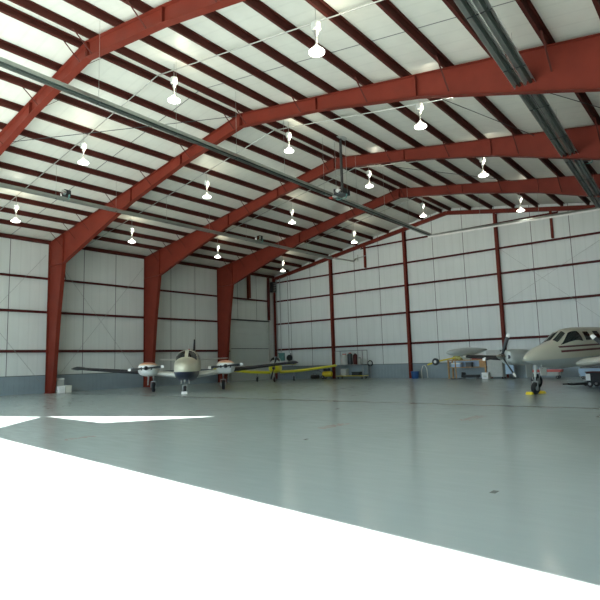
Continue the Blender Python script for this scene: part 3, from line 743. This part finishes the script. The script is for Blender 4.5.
# white boxes by the column
def box_thing(name, x, y, z, d, m, label, cat, group=None, rz=0., lid='white', tape=True):
    t = empty(name, (x, y, z), rz); tag(t, label, cat, group)
    bevel(MB().box((-d[0] / 2, -d[1] / 2, .002), (d[0] / 2, d[1] / 2, d[2])).build('body', M[m], t), .012)
    bevel(MB().box((-d[0] / 2 - .012, -d[1] / 2 - .012, d[2] - .08), (d[0] / 2 + .012, d[1] / 2 + .012, d[2] + .012)).build('lid', M[lid], t), .008)
    if tape: MB().box((-d[0] * .22, -d[1] / 2 - .006, d[2] * .3), (d[0] * .22, -d[1] / 2, d[2] * .55)).build('paper_label', M['card'], t)
    return t
box_thing('storage_box', .72, -21.8, 0, (.45, .5, .92), 'cab', 'tall pale grey box against the left wall beside the red column', 'box', rz=R(0))
box_thing('storage_box', 1.3, -21.93, 0, (.35, .38, .42), 'white', 'small white box on the floor before the tall grey box', 'box')
box_thing('storage_box', 1.3, -21.5, 0, (.36, .38, .45), 'card', 'small cream box on the floor right of the white box', 'box', lid='card')

# tool cart by the gable wall
t = empty('tool_cart', (9.5, -1.0, 0)); tag(t, 'wheeled grey steel tool cart loaded with canisters by the gable wall', 'cart')
for z, nm in ((.22, 'lower_shelf'), (1.15, 'upper_shelf')):
    bevel(MB().box((-1.4, -.4, z), (1.4, .4, z + .05)).build(nm, M['grey'] if z > 1 else M['chock'], t), .01)
for sx in (-1.37, 1.37):
    for sy in (-.37, .37): MB().bar((sx, sy, .1), (sx, sy, 2.35), .045).build('post', M['grey'], t)
MB().bar((-1.39, -.37, 2.35), (1.39, -.37, 2.35), .045).bar((-1.39, .37, 2.35), (1.39, .37, 2.35), .045).bar((-1.37, -.37, 2.35), (-1.37, .37, 2.35), .045).bar((1.37, -.37, 2.35), (1.37, .37, 2.35), .045).build('top_rail', M['grey'], t)
MB().box((-1.36, .36, .28), (1.36, .38, 1.12)).build('back_panel', M['wainscot'], t)
for sx in (-1.2, 1.2):
    for sy in (-.3, .3): wheel(t, sx, sy, .09, .05, 'caster')
def canister(x, y, z, r, h, m, label, top='redp'):
    t = empty('canister', (x, y, z)); tag(t, label, 'canister')
    MB().lathe((0, 0, 0.001), (0, 0, 1), [(0, r * .96), (.02, r), (h * .9, r), (h * .96, r * .9), (h, r * .5)], 20).build('body', M[m], t, True)
    MB().lathe((0, 0, h), (0, 0, 1), [(0, r * .5), (.03, r * .55), (.06, r * .5)], 14).build('cap', M[top], t, True)
canister(8.8, -1.0, 1.201, .34, .85, 'cab', 'large pale grey canister with red cap, left on the upper cart shelf')
canister(9.42, -1.05, 1.201, .22, .92, 'dark', 'tall black canister with red cap on the upper cart shelf')
canister(9.9, -1.0, 1.201, .18, .85, 'girt', 'brown red canister at right on the upper cart shelf', 'dark')
box_thing('tool_box', 10.0, -1.0, .275, (.75, .4, .3), 'dark', 'black tool box on the lower shelf of the tool cart', 'tool box', lid='dark', tape=False)
box_thing('tool_box', 8.8, -1.0, .275, (.5, .45, .55), 'cab', 'grey metal tool box left on the lower cart shelf', 'tool box', lid='cab', tape=False)
t = empty('hose_coil', (11.2, -.75, 0)); tag(t, 'small dark coiled hose on a stand just right of the tool cart', 'hose')
MB().tube([(.22 * math.cos(a * .4), 0.02 * math.sin(a), 1.25 + .22 * math.sin(a * .4)) for a in range(48)], .035, 8).build('coil', M['black'], t, True)
MB().tube([(0, .05, .02), (0, .05, 1.1)], .03, 8).tube([(-.25, .05, .02), (.25, .05, .02)], .02, 6).tube([(0, -.2, .02), (0, .3, .02)], .02, 6).build('stand', M['grey'], t)

# yellow thing: small compressor left of the cart
t = empty('air_compressor', (7.0, -1.1, 0), R(10)); tag(t, 'low yellow and black air compressor left of the red gable post', 'compressor')
MB().lathe((-.45, 0, .42), (1, 0, 0), [(0, .05), (.05, .2), (.15, .25), (.8, .25), (.9, .2), (.95, .05)], 18).build('tank', M['chock'], t, True)
bevel(MB().box((-.3, -.15, .67), (.1, .15, .9)).build('motor', M['dark'], t), .03)
MB().lathe((.25, -.15, .8), (0, 1, 0), [(0, .02), (0, .14), (.05, .14), (.05, .02)], 16).build('flywheel', M['dark'], t, True)
for sy in (-.28, .22): wheel(t, -.3, sy, .16, .07)
MB().bar((.35, -.15, .0), (.35, -.15, .3), .04).bar((.35, .15, .0), (.35, .15, .3), .04).build('foot', M['dark'], t)
MB().tube([(-.45, .0, .5), (-.85, 0, .75), (-1.0, 0, .72)], .02, 8).build('handle', M['dark'], t)
t = empty('tool_bag', (5.8, -1.3, 0)); tag(t, 'small black bag on the floor left of the yellow compressor', 'bag')
MB().loft([[Vector((x, .2 * w * math.cos(2 * math.pi * k / 12), .2 + .18 * w * math.sin(2 * math.pi * k / 12))) for k in range(12)] for x, w in ((-.4, .5), (-.36, .95), (-.2, 1.05), (.2, 1.0), (.36, .95), (.4, .5))]).build('body', M['dark'], t, True)
MB().tube([(-.2, 0, .38), (-.12, 0, .52), (.12, 0, .52), (.2, 0, .38)], .015, 6).build('handle', M['black'], t)

# blue bin
t = empty('waste_bin', (15.35, -.95, 0)); tag(t, 'round blue plastic bin on the floor right of the second gable post', 'bin')
MB().lathe((0, 0, .002), (0, 0, 1), [(0, .25), (.03, .27), (.47, .31), (.50, .32)], 22).build('body', M['blue'], t, True)
MB().lathe((0, 0, .50), (0, 0, 1), [(0, .33), (.04, .33), (.07, .22), (.09, .06)], 22).build('lid', M['blue'], t, True)
t = empty('hose_reel', (16.0, -.9, 0)); tag(t, 'curved pale hose standing between the blue bin and the black lamp', 'hose')
MB().tube([(-.1, 0, .0), (-.12, 0, .6), (0, 0, .95), (.2, 0, 1.0), (.33, 0, .75), (.38, 0, .03)], .03, 8).build('hose', M['card'], t, True)

# wooden bench with shelf behind the far wing
t = empty('workbench', (19.82, -1.35, 0), R(-2)); tag(t, 'pine workbench with open lower shelf behind the wing of the beige twin', 'workbench')
bevel(MB().box((-1.45, -.4, 1.28), (1.45, .4, 1.34)).build('bench_top', M['wood'], t), .01)
MB().box((-1.4, -.36, .78), (1.4, .36, .82)).build('shelf', M['wood'], t)
for sx in (-1.38, 1.38):
    for sy in (-.34, .34): MB().box((sx - .05, sy - .05, 0), (sx + .05, sy + .05, 1.28)).build('leg', M['wood'], t)
MB().box((.95, -.38, .84), (1.43, -.34, 1.26)).build('side_panel', M['wood'], t)
MB().box((-1.4, .34, .84), (1.4, .36, 1.24)).build('back_board', M['lblue'], t)
box_thing('parts_bin', 19.9, -1.4, .822, (.4, .35, .32), 'dark', 'dark bin on the shelf of the pine workbench', 'bin', lid='dark', tape=False)
box_thing('parts_bin', 18.97, -1.4, .822, (.7, .4, .3), 'lblue', 'pale blue box on the left of the workbench shelf', 'box', lid='white', tape=False)
t = empty('rag_bundle', (19.0, -1.4, 1.342)); tag(t, 'green and yellow bundle heaped on the left end of the workbench', 'cloth')
mb = MB(); rings = []
for i in range(7):
    f = i / 6; rr = .38 * math.cos(f * 1.4) ** .6
    rings.append([Vector((rr * (1 + .18 * math.sin(3 * a + i)) * math.cos(a), rr * .7 * (1 + .2 * math.cos(2 * a + i)) * math.sin(a), f * .34)) for a in [2 * math.pi * k / 16 for k in range(16)]])
mb.loft(rings); mb.build('bundle', mat('faded_green_yellow_cloth', (.42, .40, .14), .9, 0, .5, 6.), t, True)
box_thing('parts_box', 20.55, -1.4, 1.342, (.8, .4, .2), 'redp', 'flat dull red box on the right end of the workbench', 'box', lid='cab', tape=False)
t = empty('floor_creeper', (20.55, -2.5, 0), R(8)); tag(t, 'low black padded creeper on the floor before the workbench', 'creeper')
bevel(MB().box((-.75, -.25, .12), (.45, .25, .3)).build('pad', M['black'], t), .03)
bevel(MB().add([(-.75, -.2, .2), (-.45, -.2, .2), (-.55, -.2, .46), (-.72, -.2, .5), (-.75, .2, .2), (-.45, .2, .2), (-.55, .2, .46), (-.72, .2, .5)], [(0, 1, 2, 3), (7, 6, 5, 4), (0, 4, 5, 1), (1, 5, 6, 2), (2, 6, 7, 3), (3, 7, 4, 0)]).build('headrest', M['black'], t), .02)
for sx in (-.6, .3):
    for sy in (-.2, .2): wheel(t, sx, sy, .06, .04, 'caster')
canister(10.35, -1.0, 1.201, .16, .5, 'cab', 'short grey canister with black cap at the right end of the cart', 'black')
box_thing('white_carton', 21.35, -2.2, 0, (.45, .4, .42), 'white', 'white carton on the floor at the right end of the black creeper', 'box')
# cabinets behind far propeller
t = empty('metal_cabinet', (21.87, -1.5, 0)); tag(t, 'light grey metal cabinet standing behind the far propeller', 'cabinet')
bevel(MB().box((-.52, -.35, .12), (.52, .35, 1.22)).build('body', M['cab'], t), .015)
MB().box((-.48, -.365, .2), (-.01, -.352, 1.16)).build('door', M['cab'], t); MB().box((.01, -.365, .2), (.48, -.352, 1.16)).build('door', M['cab'], t)
for sx in (-.45, .45):
    for sy in (-.28, .28): MB().box((sx - .03, sy - .03, 0), (sx + .03, sy + .03, .12)).build('leg', M['girt'], t)
box_thing('equipment_case', 21.78, -1.5, 1.222, (.95, .6, .72), 'cab', 'pale grey case on top of the metal cabinet behind the far propeller', 'case', lid='cab', tape=False)
t = empty('wire_stand', (22.8, -1.6, 0)); tag(t, 'pale blue panel on dark legs just right of the metal cabinet', 'stand')
MB().box((-.3, -.03, .3), (.25, .03, 1.1)).build('panel', M['lblue'], t)
MB().bar((-.3, 0, 0), (-.3, 0, 1.2), .04).bar((.27, 0, 0), (.27, 0, 1.2), .04).bar((-.3, -.2, .02), (-.3, .2, .02), .04).bar((.27, -.2, .02), (.27, .2, .02), .04).build('leg_frame', M['dark'], t)
# yellow light on arm
t = empty('boom_lamp', (18.0, -2.6, 0)); tag(t, 'black round work lamp on a yellow boom arm in front of the gable wall', 'work lamp')
MB().tube([(-.75, 0, 1.05), (0, 0, 1.28), (1.35, 0, 1.5)], .055, 10).build('arm', M['chock'], t, True)
MB().lathe((-.02, -.28, 1.26), (0, 1, 0), [(0, .05), (0, .22), (.05, .26), (.2, .24), (.32, .12), (.34, .03)], 20).build('lamp_head', M['dark'], t, True)
MB().lathe((-.02, -.30, 1.26), (0, 1, 0), [(0, .01), (.0, .1), (.025, .11)], 14).build('lens', M['white'], t, True)
MB().tube([(1.35, 0, 1.5), (1.4, 0, .03)], .04, 8).build('post', M['wood'], t, True)
MB().bar((1.1, -.3, .03), (1.7, .3, .03), .05).bar((1.1, .3, .03), (1.7, -.3, .03), .05).build('foot', M['dark'], t)
# low items behind nose gear
t = empty('wheeled_dolly', (25.2, -2.0, 0)); tag(t, 'low red wheeled dolly by the gable wall, seen under the nose of the beige twin', 'dolly')
MB().box((-.95, -.3, .42), (.95, .3, .58)).build('deck', M['redp'], t); MB().box((-.8, -.28, .2), (.8, .28, .42)).build('tray', M['cab'], t)
for sx in (-.7, .7):
    for sy in (-.22, .22): wheel(t, sx, sy, .1, .06, 'caster')
t = empty('storage_trolley', (28.5, -2.2, 0)); tag(t, 'long pale blue trolley by the gable wall, seen beneath the beige twin', 'trolley')
bevel(MB().box((-1.3, -.35, .16), (1.5, .35, .62)).build('body', M['lblue'], t), .02)
MB().box((-1.2, -.3, .63), (-.2, .3, .72)).build('mat', M['dark'], t)
for sx in (-1.1, 1.3):
    for sy in (-.26, .26): wheel(t, sx, sy, .08, .05, 'caster')

# corner fittings on the walls
t = empty('electrical_panel', (.85, 0, 1.7)); tag(t, 'teal electrical panel on the gable wall near the corner', 'panel box')
bevel(MB().box((-.38, -.2, 0), (.38, -.002, .75)).build('body', M['teal'], t), .01); MB().box((-.33, -.215, .05), (.33, -.202, .7)).build('panel_door', M['teal'], t); MB().box((.22, -.23, .32), (.26, -.215, .42)).build('handle', M['chrome'], t)
t = empty('wall_fan', (2.0, -.06, 1.95)); tag(t, 'round black fixture on the gable wall right of the teal panel', 'wall fixture')
MB().lathe((0, -.3, 0), (0, 1, 0), [(0, .1), (0, .27), (.05, .3), (.2, .3), (.24, .12), (.285, .1)], 20).build('drum', M['dark'], t, True)
MB().box((-.08, -.03, -.35), (.08, 0, .45)).build('wall_bracket', M['grey'], t)
for x, z0, lb in ((.55, 2.4, 'nearest the corner'), (1.0, 2.5, 'above the teal panel'), (2.0, 2.4, 'above the round black fixture')):
    tag(MB().tube([(x, -.26, z0), (x, -.26, zroof(x) - .5)], .03, 8).build('wall_conduit', M['grey'], smooth=True), 'thin vertical conduit on the gable wall, ' + lb, 'conduit', 'conduits near the corner')
t = empty('duct_box', (.35, -.53, 8.35)); tag(t, 'dark vent unit high in the far left corner', 'vent')
bevel(MB().box((-.2, -.2, 0), (.25, .2, 1.0)).build('body', M['dark'], t), .02)
for k in range(5): MB().box((.24, -.18, .1 + k * .17), (.29, .18, .16 + k * .17)).build('louvre', M['grey'], t)
tag(MB().tube([(.3, -.5, 8.35), (.3, -.5, 2.0)], .035, 8).build('vent_pipe', M['galv'], smooth=True), 'pale pipe dropping from the dark corner vent unit', 'pipe')
# bracket on gable rafter where the pale heater ends
t = empty('heater_vent_hood', (9.9, -.12, 10.35)); tag(t, 'galvanised vent hood on the gable rafter at the end of the pale heater', 'vent')
MB().tube([(0, -3.4, -.4), (0, -.5, -.3), (0, -.15, -.05)], .07, 10).build('duct', M['galv'], t, True)
MB().bar((-.25, -.12, -.05), (1.0, -.12, .1), .05).bar((.2, -.12, .3), (.2, -.12, -.3), .04).build('bracket', M['galv'], t)

# ------------------------------------------------------------------ light
w = bpy.data.worlds.new('sky'); scene.world = w; w.use_nodes = True
bg = w.node_tree.nodes['Background']; bg.inputs[0].default_value = (.66, .87, 1.0, 1); bg.inputs[1].default_value = 3.5
sun = bpy.data.lights.new('sun', 'SUN'); sun.energy = 30.; sun.angle = R(.22); sun.color = (1, .96, .9)
so = bpy.data.objects.new('sun', sun); col.objects.link(so)
so.rotation_euler = Vector((0, 1, -K)).to_track_quat('-Z', 'Y').to_euler(); so.location = (XR, -80, 40)

# ------------------------------------------------------------------ camera
f, yaw, pit, rol, cx, cy = 532.6824, -.6838, .1183, -.0293, 34.9261, -38.8161


Fv = Vector((math.sin(yaw) * math.cos(pit), math.cos(yaw) * math.cos(pit), math.sin(pit)))
Rv = Vector((math.cos(yaw), -math.sin(yaw), 0)); Uv = Rv.cross(Fv)
R2 = Rv * math.cos(rol) + Uv * math.sin(rol); U2 = -Rv * math.sin(rol) + Uv * math.cos(rol)
cd = bpy.data.cameras.new('camera'); cam = bpy.data.objects.new('camera', cd); col.objects.link(cam)
mtx = Matrix((R2, U2, -Fv)).transposed().to_4x4(); mtx.translation = Vector((cx, cy, 1.5)); cam.matrix_world = mtx
cd.sensor_fit = 'HORIZONTAL'; cd.sensor_width = 36; cd.lens = 36 * f / 600; cd.shift_y = -1 / 600; cd.clip_end = 500; cd.clip_start = .05
scene.camera = cam
vs_ = scene.view_settings; vs_.view_transform = 'Standard'; vs_.look = 'None'; vs_.gamma = 1; vs_.use_curve_mapping = False; vs_.exposure = 0.80
